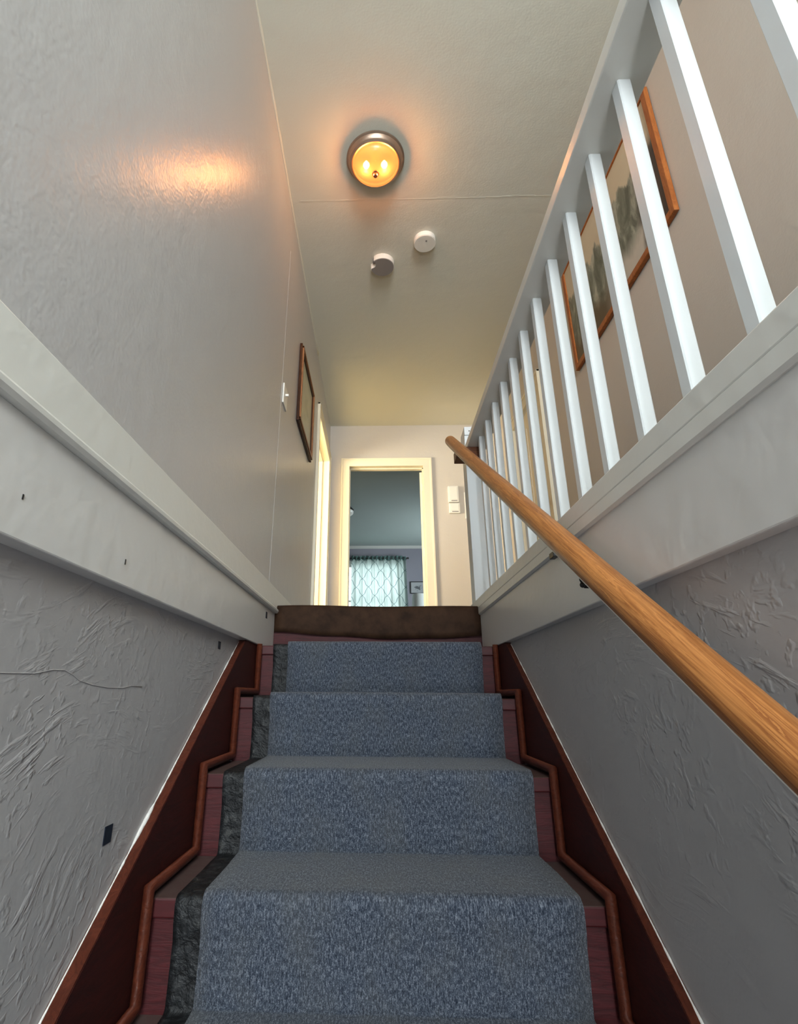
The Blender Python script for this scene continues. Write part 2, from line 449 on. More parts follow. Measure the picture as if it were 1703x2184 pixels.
# coved paint edge where the left wall meets the ceiling
m = MB(); pts = []
for i in range(90):
    y = YB + .02 + i * .082
    if y > 4.05: break
    pts.append((XL + .001, y, ZC - .004 + random.uniform(-.002, .002)))
m.tube(pts, [.0085 + random.uniform(-.0025, .0025) for _ in pts], 8, (1, 0, 0))
struct(m.build('trim_ceiling_edge', 'ceiling', smooth=True), 'uneven white paint edge between left wall and ceiling', 'ceiling edge')

# ----- floor edge on the left: baseboard, nosing and fascia
o = MB().box(XL - .002, -.515, YB, DL0 - .10, .409, .509, .003).build('baseboard_left', 'trim')
struct(o, 'broad white baseboard along the foot of the left wall', 'baseboard')
o = MB().prism([(XL - .002, .412), (-.509, .412), (-.506, .407), (-.507, .399), (-.512, .392), (XL - .002, .392)], 'y', YB, 2.705).build('trim_nosing_left', 'trim')
struct(o, 'rounded white nosing strip under the left baseboard', 'trim')
o = MB().box(XWL - .01, XFL, YB, 2.70, ZFB, .393, .003).build('trim_fascia_left', 'fascia')
struct(o, 'grey white fascia board above the left plaster wall', 'fascia board')
# nail holes and scuffs on the left fascia
for (y, z, a, b) in ((.711, .274, .0012, .008), (1.052, .259, .0018, .011)):
    k = MB().box(XFL - .001, XFL + .0012, y - a, y + a, z - b / 2, z + b / 2).build('scuff', 'black', o)
# right floor edge
o = MB().prism([(XFR + .05, .392), (.5125, .386), (.5065, .392), (.5065, .421), (XFR + .05, .421)], 'y', YB, 2.72).build('trim_nosing_right', 'trim')
struct(o, 'white nosing strip under the balustrade base rail', 'trim')
o = MB().box(XFR, XWR + .01, YB, 2.70, ZFB, .390, .003).build('trim_fascia_right', 'fascia')
struct(o, 'grey white fascia board below the balustrade', 'fascia board')

# ----- doorway casings
def casing(name, label, axis, wallc, out, a0, a1, top, zf, wd=.092, th=.018, depth=.14, mat='casing', jamb=True):
    """axis: 'x' opening spans x in a wall facing -y; 'y' opening spans y in a wall facing +x / -x. out = +-1 direction of the room side"""
    t = thing(name, label, 'doorway', (0, 0, 0), kind='structure')
    def bx(a, b, n0, n1, z0, z1, nm, bev=.003):
        lo, hi = min(n0, n1), max(n0, n1)
        m = MB()
        if axis == 'x': m.box(a, b, lo, hi, z0, z1, bev)
        else: m.box(lo, hi, a, b, z0, z1, bev)
        return m.build(nm, mat, t)
    for s, e in ((a0 - wd, a0 + .006), (a1 - .006, a1 + wd)):
        bx(s, e, wallc, wallc + out * th, zf, top + wd, 'side_casing')
    bx(a0 - wd, a1 + wd, wallc + out * .0005, wallc + out * (th + .001), top - .006, top + wd, 'head_casing')
    # back band and inner bead give the moulded profile
    for s, e in ((a0 - wd - .004, a0 - wd + .016), (a1 + wd - .016, a1 + wd + .004)):
        bx(s, e, wallc, wallc + out * (th + .008), zf, top + wd + .004, 'back_band')
    bx(a0 - wd - .004, a1 + wd + .004, wallc, wallc + out * (th + .0085), top + wd - .016, top + wd + .004, 'back_band')
    if jamb:
        for s, e in ((a0 - .02, a0), (a1, a1 + .02)):
            bx(s, e, wallc, wallc - out * depth, zf, top, 'jamb', 0.0)
        bx(a0 - .02, a1 + .02, wallc, wallc - out * depth, top, top + .02, 'jamb', 0.0)
        for s, e in ((a0, a0 + .012), (a1 - .012, a1)):
            bx(s, e, wallc - out * .06, wallc - out * .10, zf, top, 'stop', 0.0)
        bx(a0, a1, wallc - out * .06, wallc - out * .10, top - .012, top, 'stop', 0.0)
    return t
d1 = casing('door_1', 'cream cased doorway into the bedroom at the end of the hall', 'x', YD, -1, FX0 + .02, FX1 - .02, 2.40, ZF, wd=.084)
d2 = casing('door_2', 'cream cased doorway in the left wall near its far corner', 'y', XL, 1, DL0 + .02, DL1 - .02, 2.40, ZF, wd=.088)
d3 = casing('door_3', 'closed cream door seen through the far balusters', 'y', XR, -1, RD0 + .02, RD1 - .02, 2.28, ZF, wd=.088)
# bedroom door leaf, swung open into the bedroom
leaf = MB().box(-.036, 0, 0, .78, ZF + .01, 2.385, .002).build('door_leaf', 'casing', d1)
leaf.location = (.514, YD + .145, 0); leaf.rotation_euler = (0, 0, -math.radians(14))
for z in (.75, 1.45, 2.20):
    MB().tube([(.506, YD + .143, z - .045), (.506, YD + .143, z + .045)], .006, 8, (1, 0, 0)).build('hinge', 'plastic', d1)
# closed door on the right wall
l3 = MB().box(XR + .012, XR + .05, RD0 + .023, RD1 - .023, ZF + .01, 2.262, .003).build('door_leaf', 'casing', d3)
for (y0, y1) in ((RD0 + .13, RD0 + .35), (RD0 + .43, RD0 + .65)):
    for (z0, z1) in ((ZF + .2, ZF + .75), (ZF + .9, ZF + 1.7)):
        MB().prism([(y0, z0), (y1, z0), (y1, z1), (y0, z1)], 'x', XR + .006, XR + .014).build('door_panel', 'casing', l3)
MB().box(XR + .003, XR + .013, RD0 + .040, RD0 + .068, 1.20, 1.42, .004).build('lock_plate', 'iron', d3)
h = MB(); h.tube([(XR + .010, RD0 + .054, 1.325), (XR - .04, RD0 + .054, 1.325)], .009, 10, (0, 0, 1))
h.lathe([(.010, 0), (.024, .006), (.027, .018), (.022, .030), (.006, .036)], (XR - .072, RD0 + .054, 1.325), 20, 'x')
h.build('knob', 'iron', d3, True)

# ----- side room and bedroom shells
m = MB(); m.box(-2.5, XL - .12, 2.9, 3.02, ZF, ZC); m.box(-2.5, XL - .12, 6.4, 6.52, ZF, ZC)
m.box(-2.62, -2.5, 2.9, 3.2, ZF, ZC); m.box(-2.62, -2.5, 4.3, 6.52, ZF, ZC); m.box(-2.62, -2.5, 3.2, 4.3, ZF, 1.05); m.box(-2.62, -2.5, 3.2, 4.3, 2.45, ZC)
m.box(XL - .12, XL - .0, YD + .12, 6.52, ZF, ZC)
struct(m.build('wall_side_room', 'cream_wall'), 'cream yellow walls of the room behind the left doorway', 'wall')
struct(MB().box(-2.62, XL - .121, 2.9, 6.52, ZC, ZC + .1).build('ceiling_side_room', 'cream_wall'), 'ceiling of the room behind the left doorway', 'ceiling')
struct(MB().box(-2.62, XL - .121, 2.9, 6.52, ZF - .1, ZF).build('floor_side_room', 'cream_wall'), 'floor of the room behind the left doorway', 'floor')

BX0, BX1 = -.52, 2.3
WX0, WX1, WZ0, WZ1 = -.64, .50, 1.05, 2.52
m = MB(); m.box(-2.2, WX0, YE, YE + .12, ZF, ZC); m.box(WX1, 2.3, YE, YE + .12, ZF, ZC); m.box(WX0, WX1, YE, YE + .12, ZF, WZ0); m.box(WX0, WX1, YE, YE + .12, WZ1, ZC)
struct(m.build('wall_bedroom_end', 'wall_dull'), 'lilac grey bedroom wall around the curtained window', 'wall')
m = MB(); m.box(2.3, 2.42, YD + .12, 8.4, ZF, ZC); m.box(2.3, 2.42, 9.6, YE + .12, ZF, ZC); m.box(2.3, 2.42, 8.4, 9.6, ZF, 1.1); m.box(2.3, 2.42, 8.4, 9.6, 2.4, ZC)  # wall opening added for the unseen side fill lamp
struct(m.build('wall_bedroom_right', 'wall_dull'), 'right bedroom wall beyond the open door', 'wall')
m = MB(); m.box(-2.32, -2.2, 6.52, YE + .12, ZF, ZC); m.box(-2.32, XL, 6.4, 6.519, ZF, ZC)
struct(m.build('wall_bedroom_left', 'wall_dull'), 'left bedroom wall out of sight of the door', 'wall')
struct(MB().box(XR + .12, 2.42, YD, YD + .12, ZF, ZC).build('wall_bedroom_near', 'wall_dull'), 'near bedroom wall beside the doorway', 'wall')
m = MB(); m.box(XL, 2.42, YD + .121, 6.40, ZC, ZC + .1); m.box(-2.32, 2.42, 6.40, YE + .12, ZC, ZC + .1)
struct(m.build('ceiling_bedroom', 'bed_ceiling'), 'dim blue grey bedroom ceiling seen through the doorway', 'ceiling')
m = MB(); m.box(XL, 2.42, YD + .121, 6.40, ZF - .1, ZF); m.box(-2.32, 2.42, 6.40, YE + .12, ZF - .1, ZF)
struct(m.build('floor_bedroom', 'lino'), 'bedroom floor hidden below the stair top', 'floor')
o = MB().prism([(YE + .001, ZC), (YE - .055, ZC), (YE - .05, ZC - .012), (YE - .015, ZC - .045), (YE + .001, ZC - .05)], 'x', -2.2, 2.3).build('trim_crown', 'trim')
struct(o, 'white crown moulding above the bedroom curtain', 'moulding')
# bedroom window
w1 = thing('window_1', 'bright window behind the lattice curtain in the bedroom', 'window', (0, 0, 0), kind='structure')
for b in ((WX0, WX0 + .05, WZ0, WZ1), (WX1 - .05, WX1, WZ0, WZ1)): MB().box(b[0], b[1], YE + .02, YE + .08, b[2], b[3], .003).build('frame', 'trim', w1)
for b in ((WX0, WX1, WZ0, WZ0 + .05), (WX0, WX1, WZ1 - .05, WZ1), (WX0, WX1, 1.76, 1.80)): MB().box(b[0], b[1], YE + .025, YE + .075, b[2], b[3], .003).build('frame', 'trim', w1)
for z0, z1 in ((WZ0 + .05, 1.76), (1.80, WZ1 - .05)): MB().box(WX0 + .05, WX1 - .05, YE + .048, YE + .052, z0, z1).build('pane', 'pane', w1)
for (a, b) in ((WX0 - .08, WX0), (WX1, WX1 + .08)): MB().box(a, b, YE - .018, YE, WZ0 - .04, WZ1 + .08, .003).build('casing', 'trim', w1)
MB().box(WX0 - .08, WX1 + .08, YE - .018, YE, WZ1, WZ1 + .08, .003).build('casing', 'trim', w1)
# stair window behind the viewer
w2 = thing('window_2', 'stair window behind the viewer lighting the balusters', 'window', (0, 0, 0), kind='structure')
for b in ((-.35, -.30, 1.0, 2.5), (1.10, 1.15, 1.0, 2.5), (-.30, 1.10, 1.0, 1.05), (-.30, 1.10, 2.45, 2.5), (.38, .42, 1.05, 2.45)):
    MB().box(b[0], b[1], YB - .06, YB - .01, b[2], b[3], .003).build('frame', 'trim', w2)

# ------------------------------------------------------------------ staircase
ST = thing('staircase', 'red stained wooden staircase under the blue carpet runner', 'staircase', (0, 1.0, ZG))
SX0, SX1 = XFL - .006, XFR + .002
SX0, SX1 = -.531, .519
for k in range(-1, KMAX + 1):
    y, z = nose(k)
    MB().box(SX0, SX1, y, y + RUN + .03, z - .043, z - .004, .004).build('tread', 'tread', ST)
for k in range(-2, KMAX + 1):
    y, z = nose(k)
    zt = z - .043 if k > -2 else ZF - .02
    MB().box(SX0, SX1, y + .012, y + .032, z - RISE - .004, zt, 0).build('riser', 'red_wood', ST)
sl = RISE / RUN
def stringer(x_in, x_out, lift, mat):
    s = 1 if x_in > 0 else -1
    def top(y): return ZN + sl * (y - YN) + lift
    y_end = YN + (ZFB - ZN - lift) / sl
    y0 = -.85
    prof = [(y0, top(y0)), (y_end, ZFB - .001), (2.70, ZFB - .001), (2.70, -.10), (y0 + .6, top(y0 + .6) - .45), (y0, top(y0) - .45)]
    o = MB().prism(prof, 'x', x_in, x_out).build('stringer', mat, ST)
    e = MB().prism([(y0, top(y0) - .0005), (y_end - .012, ZFB - .009), (y_end - .012, ZFB - .005), (y0, top(y0) + .004)], 'x', x_in + s * .001, x_out).build('top_edge', 'stringer_edge', o)
    # bead following the step profile
    # corners: vertical run at each nose, horizontal run along each tread
    path = []
    for k in range(-1, KMAX):
        y, z = nose(k)
        yv = y - .018
        zt = (ZFB + .002) if k == -1 else z + .018
        path.append((x_in - s * .0128, yv, zt))
        path.append((x_in - s * .0128, yv, z - RISE + .018))
    MB().tube(path, .0125, 12, (1, 0, 0)).build('bead_moulding', 'stringer_edge', o, True)
    # ragged white caulk along the wall
    pts, rr = [], []
    n = 150
    for i in range(n):
        y = y0 + (y_end - .02 - y0) * i / (n - 1)
        pts.append((x_out - .003 * s, y, top(y) + .004)); rr.append(.0014 + .0016 * random.random() ** 2 + (.003 if (s < 0 and 1.38 < y < 1.46) else 0))
    MB().tube(pts, rr, 6, (1, 0, 0)).build('caulk_line', 'caulk', o, True)
    return o
stringer(-.532, XWL, .141, 'stringer')
stringer(.520, XWR, .098, 'stringer')

# ------------------------------------------------------------------ carpet runner
def runner_profile(off, k0=-1, k1=KMAX):
    """points (y, z) down the steps, off = distance above the wood; rounded noses"""
    P = []
    y, z = nose(k0)
    P += [(y + RUN + .010, z - .004 + off), (y + .05, z - .004 + off)]
    for k in range(k0, k1 + 1):
        y, z = nose(k)
        zt = z - .004 + off
        r = .012 + off * .6
        for i in range(6):
            a = math.pi / 2 * i / 5
            P.append((y - off + r - r * math.sin(a), zt - r + r * math.cos(a)))
        P += [(y - off + .002, zt - .05), (y + .010 - off, zt - .085)]
        zb = z - RISE - .004 + off
        for q in (.6, .82):
            P.append((y + .011 - off, zt - .085 + (zb - zt + .085) * q))
        if k < k1:
            r = .014
            for i in range(5):
                a = math.pi / 2 * i / 4
                P.append((y + .011 - off - r + r * math.cos(a), zb + r - r * math.sin(a)))
            yn, _ = nose(k + 1)
            P += [((y + yn) / 2, zb + .001), (yn + .04, zb)]
        else: P.append((y + .011 - off, zb + .004))
    return P
def runner(name, mat, off, thick, xa, xb, nx, wob, parent=None, ripple=0.0):
    prof = runner_profile(off)
    # resample
    S = [0.0]
    for a, b in zip(prof, prof[1:]): S.append(S[-1] + math.hypot(b[0] - a[0], b[1] - a[1]))
    P, U = [], []
    rnd = random.Random(5)
    ph = [rnd.uniform(0, 6.28) for _ in range(8)]
    for (y, z), s in zip(prof, S):
        row, ur = [], []
        for j in range(nx + 1):
            t = j / nx
            w = wob * (math.sin(s * 9 + ph[0]) + .6 * math.sin(s * 23 + ph[1]))
            x = xa + (xb - xa) * t + w * (1 - t) * .8 + w * .8 * t * math.sin(s * 4)
            dz = ripple * (math.sin(s * 55 + t * 4 + ph[2]) * math.sin(s * 13 + ph[3] + t * 2))
            row.append((x, y - abs(dz) * .7, z + abs(dz) * .6)); ur.append((x, s))
        P.append(row); U.append(ur)
    o = sheet(name, P, U, mat, parent)
    sd = o.modifiers.new('thickness', 'SOLIDIFY'); sd.thickness = thick; sd.offset = -1.0
    # make sure the surface faces the viewer
    return o
RUNNER = thing('carpet_runner', 'blue grey heather carpet runner down the middle of the steps', 'carpet', (0, 1.0, ZG))
runner('carpet', 'carpet', .011, .008, -.396, .447, 16, .0022, RUNNER)
bk = runner('backing_strip', 'felt', .0035, .003, -.461, -.385, 6, .0015, RUNNER, .002)
bk['label'] = 'worn black backing strip showing along the left edge'

# brown flap over the top nosing
P, U = [], []
nx = 24
zs_top = ZF + .008
for (t, y, z) in ((0, 3.0, zs_top), (.28, 2.72, zs_top), (.295, 2.701, zs_top - .004), (.305, 2.695, zs_top - .014), (.36, 2.694, None), (.42, 2.696, None), (.45, 2.700, None)):
    row, ur = [], []
    for j in range(nx + 1):
        x = -.5245 + (.515 + .5245) * j / nx
        s = j / nx
        zb = .303 - .036 * math.sin(min(1, s * 1.25) * math.pi * .5) + .016 * max(0, s - .6) / .4 + .002 * math.sin(s * 21)
        if z is None:
            f = (t - .305) / .145
            zz = (zs_top - .014) + (zb - zs_top + .014) * f
        else: zz = z + (.003 * math.sin(s * 9) if t > .2 else 0) - .004 * s
        row.append((x, y - .002 * math.sin(s * 14), zz)); ur.append((x, t))
    P.append(row); U.append(ur)
flap = sheet('nosing_flap', P, U, 'lino', None, .004)
tag(flap, 'dark brown lino flap folded over the top step edge', 'floor covering')

# ------------------------------------------------------------------ balustrade
BAL = thing('balustrade', 'white painted balustrade with square balusters along the landing', 'balustrade', (.6, 0.5, ZF))
def world_child(o, parent):
    o.parent = parent; o.location = Vector(o.location) - Vector(parent.location); return o
MB().box(.5065, .665, -1.7, 2.95, .4215, .468, .003).build('base_rail', 'trim', BAL)
MB().box(.540, .660, -1.7, 2.955, 1.4035, 1.449, .004).build('top_rail', 'trim', BAL)
bm0 = MB().box(0, .033, 0, .034, .466, 1.4045, .003, 1).build('baluster', 'bal')
first = True
for i in range(-11, 13):
    o = bm0 if first else bm0.copy()
    if not first: COL.objects.link(o)
    first = False
    o.location = (.585 + random.uniform(-.0008, .0008), .4902 + .1856 * i, 0)
    world_child(o, BAL)
nw = MB().box(.545, .655, 2.955, 3.065, ZF, 1.531, .003).build('newel_post', 'bal', BAL)
MB().box(.545, .664, 2.945, 3.09, 1.531, 1.588, .003).build('newel_cap', 'bal', nw)
MB().lathe([(.0035, -.001), (.0035, .002)], (.575, 2.943, 1.557), 12, 'y').build('screw', 'iron', nw)

# ------------------------------------------------------------------ handrail
A = Vector((.432, 2.815, 1.427)); B = Vector((.456, .689, -.029))
d = (B - A).normalized()
End = A + d * 4.6
HR = thing('handrail', 'round oak handrail rising along the right side of the stairs', 'handrail', tuple(A))
L = (End - A).length
m = MB(); prof = []
R0 = .0305
n = 28
rings = []
for (yy, k) in ((0, .55), (.004, .80), (.012, .95), (.022, 1.0), (.8, 1.0), (1.6, 1.0), (2.4, 1.0), (L, 1.0)):
    ring = []
    for i in range(n):
        a = 2 * math.pi * i / n
        x, z = R0 * math.cos(a), R0 * math.sin(a)
        z = max(z, -.0285)
        ring.append(m.bm.verts.new((x * k, yy, z * k)))
    rings.append(ring)
for P0, P1 in zip(rings, rings[1:]):
    for i in range(n): m.bm.faces.new((P0[i], P0[(i + 1) % n], P1[(i + 1) % n], P1[i]))
m.bm.faces.new(rings[0]); m.bm.faces.new(rings[-1])
bmesh.ops.recalc_face_normals(m.bm, faces=m.bm.faces)
rail = m.build('rail', 'oak')
yq = d.normalized(); xq = Vector((1, 0, 0)); xq = (xq - yq * xq.dot(yq)).normalized(); zq = xq.cross(yq)
if zq.z < 0: xq = -xq; zq = xq.cross(yq)
RQ = Matrix((xq, yq, zq)).transposed()
rail.parent = HR; rail.rotation_euler = RQ.to_euler()
auto_smooth(rail, 30)
us = MB().box(-.004, .004, .03, L, -.0318, -.0290, .0006, 1).build('edge_highlight_strip', 'trim'); us.parent = HR; us.rotation_euler = (RQ @ Matrix.Rotation(math.radians(-42), 3, 'Y')).to_euler()  # pale strip turned to the rail's silhouette, standing for a rim highlight
us['label'] = 'thin pale strip added as a highlight along the lower edge of the rail'
MB().box(.472, .63, 2.85, 2.957, 1.338, 1.4025, .003).build('mounting_block', 'block', HR)
def rail_at(y): return A + d * ((y - A.y) / d.y)
def bracket(y, xs=.018):
    c = rail_at(y)
    o = MB().box(c.x + .004, c.x + .018, y - .004, y + .014, c.z - .036, c.z - .028, .001).build('bracket', 'black', HR)
    zb = c.z - .074
    m = MB(); m.tube([(c.x + .008, y, c.z - .030), (c.x + .008, y, zb + .012), (c.x + .016, y + .004, zb - .002), (XFR + .002 if zb > ZFB else XWR + .002, y + .02, zb)], .0045, 10, (0, 1, 0))
    m.build('arm', 'black', o, True)
    m = MB(); m.lathe([(.002, -.0062), (.0048, -.004), (.0062, 0), (.0048, .004), (.002, .0062)], (c.x + .008, y - .002, zb), 16, 'z')
    m.build('ball', 'black', o, True)
bracket(1.185); bracket(.1)
MB().box(.494, .5095, 1.452, 1.490, .371, .388, .002).build('bracket', 'black', HR)

# ------------------------------------------------------------------ ceiling light
LX, LY = 0.0, 2.165
CLT = thing('ceiling_light', 'lit amber glass bowl ceiling light with bronze rim', 'ceiling light', (LX, LY, ZC))
c0 = (LX, LY, 0)
auto_smooth(MB().lathe([(.150, ZC), (.166, ZC - .002), (.166, ZC - .010), (.158, ZC - .014), (.152, ZC - .028), (.146, ZC - .034), (.145, ZC - .042), (.136, ZC - .048), (.128, ZC - .046), (.128, ZC - .030)], c0, 64, cap=False).build('rim', 'nickel', CLT), 35)
MB().lathe([(.004, ZC - .016), (.129, ZC - .016), (.129, ZC - .012), (.004, ZC - .012)], c0, 48, cap=False).build('dimming_plate', 'block', CLT)  # brown disc added to dim the lamp interior seen through the glass
bowl = []
for i in range(15):
    a = math.pi / 2 * i / 14
    bowl.append((max(.006, .131 * math.cos(a)), ZC - .042 - .074 * math.sin(a)))
gl = MB().lathe(bowl, c0, 64, cap=False).build('glass_bowl', 'lamp_glass', CLT, True)
auto_smooth(MB().lathe([(.006, ZC - .110), (.019, ZC - .114), (.020, ZC - .119), (.012, ZC - .123), (.014, ZC - .130), (.012, ZC - .137), (.004, ZC - .142)], c0, 20).build('finial', 'copper', CLT), 35)
for sx in (-.052, .05):
    b = MB().lathe([(.004, -.020), (.014, -.016), (.019, -.004), (.018, .006), (.010, .018), (.008, .026)], (LX + sx, LY - .012, ZC - .062), 16).build('bulb', 'bulb', CLT, True)
    ld = bpy.data.lights.new('bulb_light', 'POINT'); ld.energy = 12.0; ld.color = (1.0, .56, .24); ld.shadow_soft_size = .02
    lo = bpy.data.objects.new('bulb_light', ld); COL.objects.link(lo); lo.parent = CLT; lo.location = (sx, -.012, -.101)

# ------------------------------------------------------------------ smoke detectors
def detector(name, label, x, y, r, h, facemat, notch):
    t = thing(name, label, 'smoke alarm', (x, y, ZC), 'round alarms on the ceiling')
    n = 56; m = MB(); outl = []
    for i in range(n):
        a = 2 * math.pi * i / n
        px, py = r * math.cos(a), r * math.sin(a)
        if notch:
            cx, cy, cr = -r * .98, -r * .30, r * .42
            if (px - cx) ** 2 + (py - cy) ** 2 < cr * cr:
                v = Vector((px - cx, py - cy)); 
                # push the outline in along the scoop circle
                ang = math.atan2(-(py - cy), abs(px - cx) + .01)
                q = math.atan2(py - cy, px - cx)
                t_ = max(-1, min(1, (py - cy) / cr))
                px = cx + math.sqrt(max(0, cr * cr - (py - cy) ** 2)); 
        outl.append((x + px, y + py))
    m.prism(outl, 'z', ZC - h, ZC)
    m.build('body', 'plastic', t)
    cen = (sum(p[0] for p in outl) / n, sum(p[1] for p in outl) / n)
    m = MB(); m.prism([(cen[0] + (p[0] - cen[0]) * .955, cen[1] + (p[1] - cen[1]) * .955) for p in outl], 'z', ZC - h - .003, ZC - h + .001)
    m.build('face', facemat, t)
    if not notch:
        m = MB()
        for i in range(3):
            m.lathe([(r * (.30 + .2 * i), ZC - h - .0045), (r * (.34 + .2 * i), ZC - h - .0045)], (x, y, 0), 40, cap=False)
        m.build('vent_ring', 'plastic', t)
        MB().lathe([(.006, ZC - h - .005), (.006, ZC - h)], (x + r * .1, y - r * .35, 0), 16).build('test_button', 'plastic_grey', t)
    else:
        MB().box(x - r * .80, x - r * .55, y - r * .5, y - r * .1, ZC - h * .55, ZC - .001, .003).build('sensor_chamber', 'plastic_grey', t)
    return t
detector('smoke_alarm', 'grey faced round alarm with a scooped notch, nearer the left wall', .045, 2.935, .084, .042, 'plastic_grey', True)
detector('smoke_alarm', 'plain white round smoke alarm to the right of the notched one', .330, 2.742, .073, .036, 'plastic', False)

# ------------------------------------------------------------------ framed pictures
def framed_wall_x(name, label, xw, out, y0, y1, z0, z1, fw, fd, fmat, artmat, art_uvflip=False, mat_w=0.0, facemat=None):
    """picture on a wall x = xw facing out (+1 / -1)"""
    t = thing(name, label, 'picture', (xw, (y0 + y1) / 2, z0))
    def bx(a, b, c, e, d0, d1, nm, mt, par=t, bev=.003):
        lo, hi = sorted((xw + out * d0, xw + out * d1))
        return MB().box(lo, hi, a, b, c, e, bev).build(nm, mt, par)
    for (a, b, c, e) in ((y0, y0 + fw, z0, z1), (y1 - fw, y1, z0, z1), (y0 + fw - .002, y1 - fw + .002, z0, z0 + fw), (y0 + fw - .002, y1 - fw + .002, z1 - fw, z1)):
        p = bx(a, b, c, e, 0.002, fd, 'frame_side', fmat)
    if facemat:
        q = fw * .42
        for (a, b, c, e) in ((y0 + fw * .3, y0 + fw * .3 + q, z0 + fw * .3, z1 - fw * .3), (y1 - fw * .3 - q, y1 - fw * .3, z0 + fw * .3, z1 - fw * .3), (y0 + fw * .3, y1 - fw * .3, z0 + fw * .3, z0 + fw * .3 + q), (y0 + fw * .3, y1 - fw * .3, z1 - fw * .3 - q, z1 - fw * .3)):
            bx(a, b, c, e, fd - .004, fd + .010, 'front_bead', facemat)
    xa = xw + out * fd * .55
    ya, yb, za, zb = y0 + fw * .8, y1 - fw * .8, z0 + fw * .8, z1 - fw * .8
    o = sheet('artwork', [[(xa, ya, za), (xa, yb, za)], [(xa, ya, zb), (xa, yb, zb)]], [[(0, 0), (1, 0)], [(0, 1), (1, 1)]], artmat, t, .003, False)
    bx(ya, yb, za, zb, .003, fd * .45, 'backing_board', 'block', t, 0)
    return t
framed_wall_x('framed_landscape', 'mountain landscape print in an orange pine frame behind the balusters', XR, -1, 1.655, 2.80, 1.885, 2.640, .034, .024, 'frame_pine', 'print')
framed_wall_x('framed_picture', 'dark walnut framed pale picture on the left wall', XL, 1, 3.03, 3.71, 1.700, 2.300, .045, .020, 'frame_dark', 'pale_print', facemat='frame_mid')
# bedroom sketch
t = thing('framed_sketch', 'small black framed sketch on the bedroom wall beside the curtain', 'picture', (.8, YE, 1.93))
px0, px1, pz0, pz1, fw = .655, .965, 1.925, 2.168, .014
for (a, b, c, e) in ((px0, px0 + fw, pz0, pz1), (px1 - fw, px1, pz0, pz1), (px0, px1, pz0, pz0 + fw), (px0, px1, pz1 - fw, pz1)):
    MB().box(a, b, YE - .02, YE - .002, c, e, .002).build('frame_side', 'black', t)
sheet('artwork', [[(px0, YE - .012, pz0), (px1, YE - .012, pz0)], [(px0, YE - .012, pz1), (px1, YE - .012, pz1)]], [[(0, 0), (1, 0)], [(0, 1), (1, 1)]], 'sketch', t, .003, False)

# ------------------------------------------------------------------ switches and wall boxes
t = thing('light_switch', 'white toggle light switch on the left wall below the paint seam', 'switch', (XL, 2.61, 1.54))
MB().box(XL, XL + .008, 2.555, 2.665, 1.545, 1.672, .003).build('plate', 'plastic', t)
MB().box(XL + .006, XL + .026, 2.602, 2.614, 1.612, 1.626, .002).build('toggle', 'plastic', t)
def wall_box(name, label, cat, x0, x1, z0, z1, th):
    t = thing(name, label, cat, ((x0 + x1) / 2, YD, z0))
    MB().box(x0, x1, YD - th, YD, z0, z1, .006).build('housing', 'plastic', t)
    MB().box(x0 + .014, x1 - .014, YD - th - .003, YD - th + .004, z0 + .03, z1 - .014, .003).build('cover', 'plastic', t)
    MB().box(x0 + .03, x1 - .02, YD - th - .005, YD - th, z0 + .012, z0 + .02, 0).build('slot', 'plastic_grey', t)
    return t
wall_box('wall_thermostat', 'taller upper white wall control beside the bedroom doorway', 'thermostat', .766, .878, 1.958, 2.145, .034)
wall_box('wall_sensor', 'shorter white wall box directly beneath the taller one', 'wall box', .768, .885, 1.835, 1.950, .030)
t = thing('switch_plate', 'white switch plate mostly hidden behind the newel post', 'switch', (1.0, YD, 1.79))
MB().box(.938, 1.04, YD - .008, YD, 1.78, 2.08, .003).build('plate', 'plastic', t)
for z in (1.85, 1.97): MB().box(.975, 1.003, YD - .014, YD - .006, z, z + .05, .002).build('rocker', 'plastic', t)

# ------------------------------------------------------------------ tape patches on the left wall
def patch(label, x, y, z, w, hh):
    tag(MB().box(x, x + .0015, y - w / 2, y + w / 2, z - hh / 2, z + hh / 2, .0004, 1).build('tape_patch', 'tape'), label, 'tape', 'dark tape patches on the left side')
patch('largest dark blue tape square low on the left plaster wall', XWL, 1.234, -.272, .034, .034)
patch('small black tape patch just under the left fascia', XWL, 1.895, .165, .028, .026)
patch('tiny black tape patch on the left fascia end', XFL, 2.49, .355, .030, .030)

# crack in the left plaster
pts = []
for i, (y, z) in enumerate(((.70, .020), (.80, .029), (.88, .031), (.93, .039), (.965, .040), (.995, .033), (1.02, .024), (1.07, .017), (1.135, .013), (1.20, .013), (1.24, .018), (1.30, .017))):
    pts.append((XWL + .0003, y, z))
o = MB().tube(pts, .0011, 6, (1, 0, 0)).build('trim_plaster_crack', 'plaster', smooth=True)
struct(o, 'thin raised crack running across the left plaster wall', 'crack')

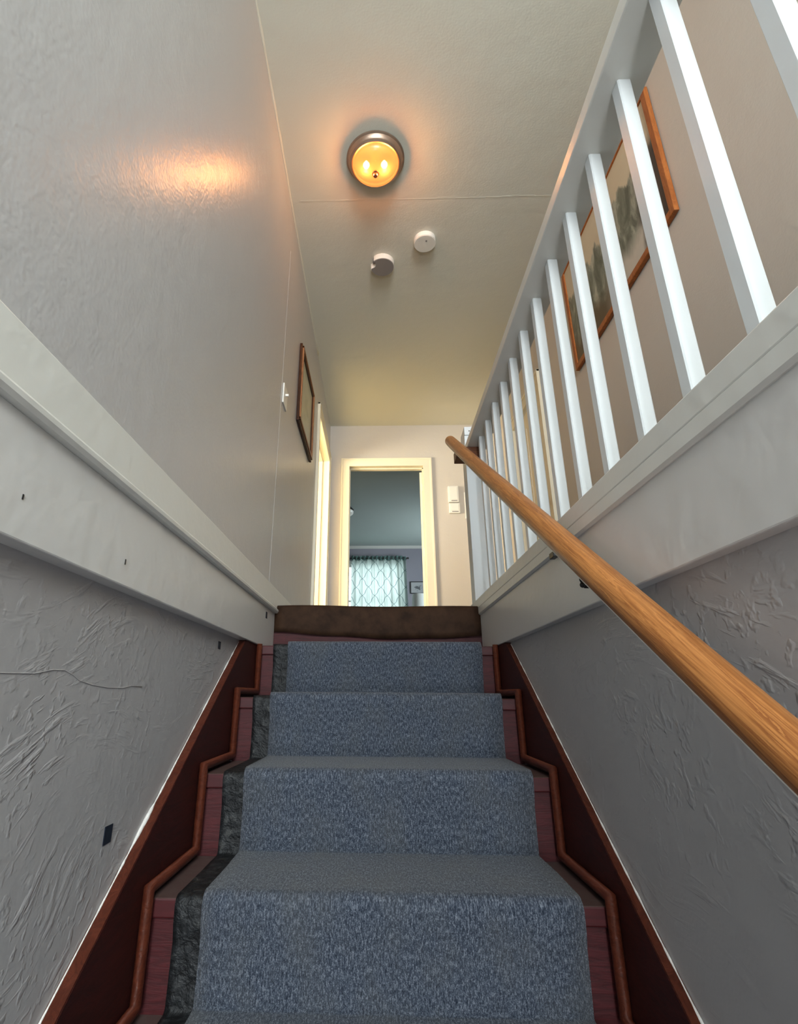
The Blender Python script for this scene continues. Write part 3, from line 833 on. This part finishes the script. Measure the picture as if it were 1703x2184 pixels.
# ------------------------------------------------------------------ bedroom contents
def curtain():
    t = thing('window_curtain', 'pale lattice patterned curtain glowing in the bedroom window', 'curtain', (.02, YE - .08, 1.0))
    def strip(z0, z1, nz, amp, fr, mat, name, x0=-.53, x1=.575, yb=YE - .09, ph=0.0):
        P, U = [], []
        for i in range(nz + 1):
            z = z0 + (z1 - z0) * i / nz
            row, ur = [], []
            for j in range(141):
                s = j / 140
                sway = .06 * max(0, (2.6 - z)) * (s - .3) * (1 if s > .3 else .2)
                x = x0 + (x1 - x0) * s + sway * .6
                y = yb - amp * (math.sin(s * fr + ph) + .45 * math.sin(s * fr * 2.3 + 1 + z * .6))
                zz = z + (.008 * math.sin(s * 70) + .006 * math.sin(s * 31) if (i == nz and name == 'header') else 0)
                row.append((x, y, zz)); ur.append((s * 1.32 + .02, z))
            P.append(row); U.append(ur)
        return sheet(name, P, U, mat, t, .0)
    strip(.62, 2.60, 14, .024, 44, 'curtain', 'panel')
    strip(2.585, 2.675, 3, .012, 85, 'curtain_header', 'header', yb=YE - .092)
    return t
curtain()
t = thing('curtain_rod', 'black curtain rod with ball end above the bedroom window', 'curtain rod', (0, YE - .09, 2.63))
MB().tube([(-.62, YE - .09, 2.632), (.60, YE - .09, 2.632)], .010, 10, (0, 0, 1)).build('rod', 'black', t, True)
for x in (-.635, .615): MB().lathe([(.006, -.024), (.018, -.014), (.022, 0), (.018, .014), (.004, .024)], (x, YE - .09, 2.632), 14, 'x').build('finial', 'black', t, True)
for x in (-.57, .585): MB().box(x - .006, x + .006, YE - .09, YE, 2.615, 2.632).build('bracket', 'black', t)
# left edge curtain sliver
t2 = thing('side_curtain', 'narrow left hand curtain edge beside the lattice curtain', 'curtain', (-.75, YE - .08, 1.0))
P, U = [], []
for i in range(9):
    z = .62 + 2.03 * i / 8; row, ur = [], []
    for j in range(31):
        s = j / 30
        row.append((-.95 + .36 * s, YE - .09 - .02 * math.sin(s * 20), z)); ur.append((s * .5, z))
    P.append(row); U.append(ur)
sheet('panel', P, U, 'curtain', t2)

lamp = thing('table_lamp', 'white drum shade table lamp under the small framed sketch', 'lamp', (.83, 10.1, ZF + .75))
auto_smooth(MB().lathe([(.155, 1.42), (.150, 1.55), (.138, 1.838)], (.80, 10.1, 0), 40, cap=False).build('lamp_shade', 'lampshade', lamp), 40)
MB().lathe([(.07, 1.175), (.07, 1.19), (.02, 1.20), (.03, 1.27), (.045, 1.33), (.02, 1.40), (.012, 1.46)], (.80, 10.1, 0), 24).build('lamp_base', 'plastic', lamp, True)
stn = thing('bedside_table', 'dark bedside table carrying the drum shade lamp', 'table', (.83, 10.1, ZF))
MB().box(.55, 1.05, 9.85, 10.35, 1.14, 1.175, .004).build('table_top', 'block', stn)
for x in (.57, 1.0):
    for y in (9.87, 10.3): MB().box(x, x + .035, y, y + .035, ZF, 1.14).build('leg', 'block', stn)
# bedroom ceiling light
bl = thing('bedroom_ceiling_light', 'dark rimmed white glass ceiling light at the bedroom doorway edge', 'ceiling light', (-.55, 7.95, ZC))
auto_smooth(MB().lathe([(.05, ZC), (.10, ZC - .01), (.185, ZC - .10), (.185, ZC - .125), (.15, ZC - .125)], (-.56, 7.95, 0), 40, cap=False).build('canopy', 'black', bl), 35)
auto_smooth(MB().lathe([(.182, ZC - .12), (.175, ZC - .155), (.14, ZC - .185), (.06, ZC - .20)], (-.56, 7.95, 0), 40).build('glass_bowl', 'plastic', bl), 60)
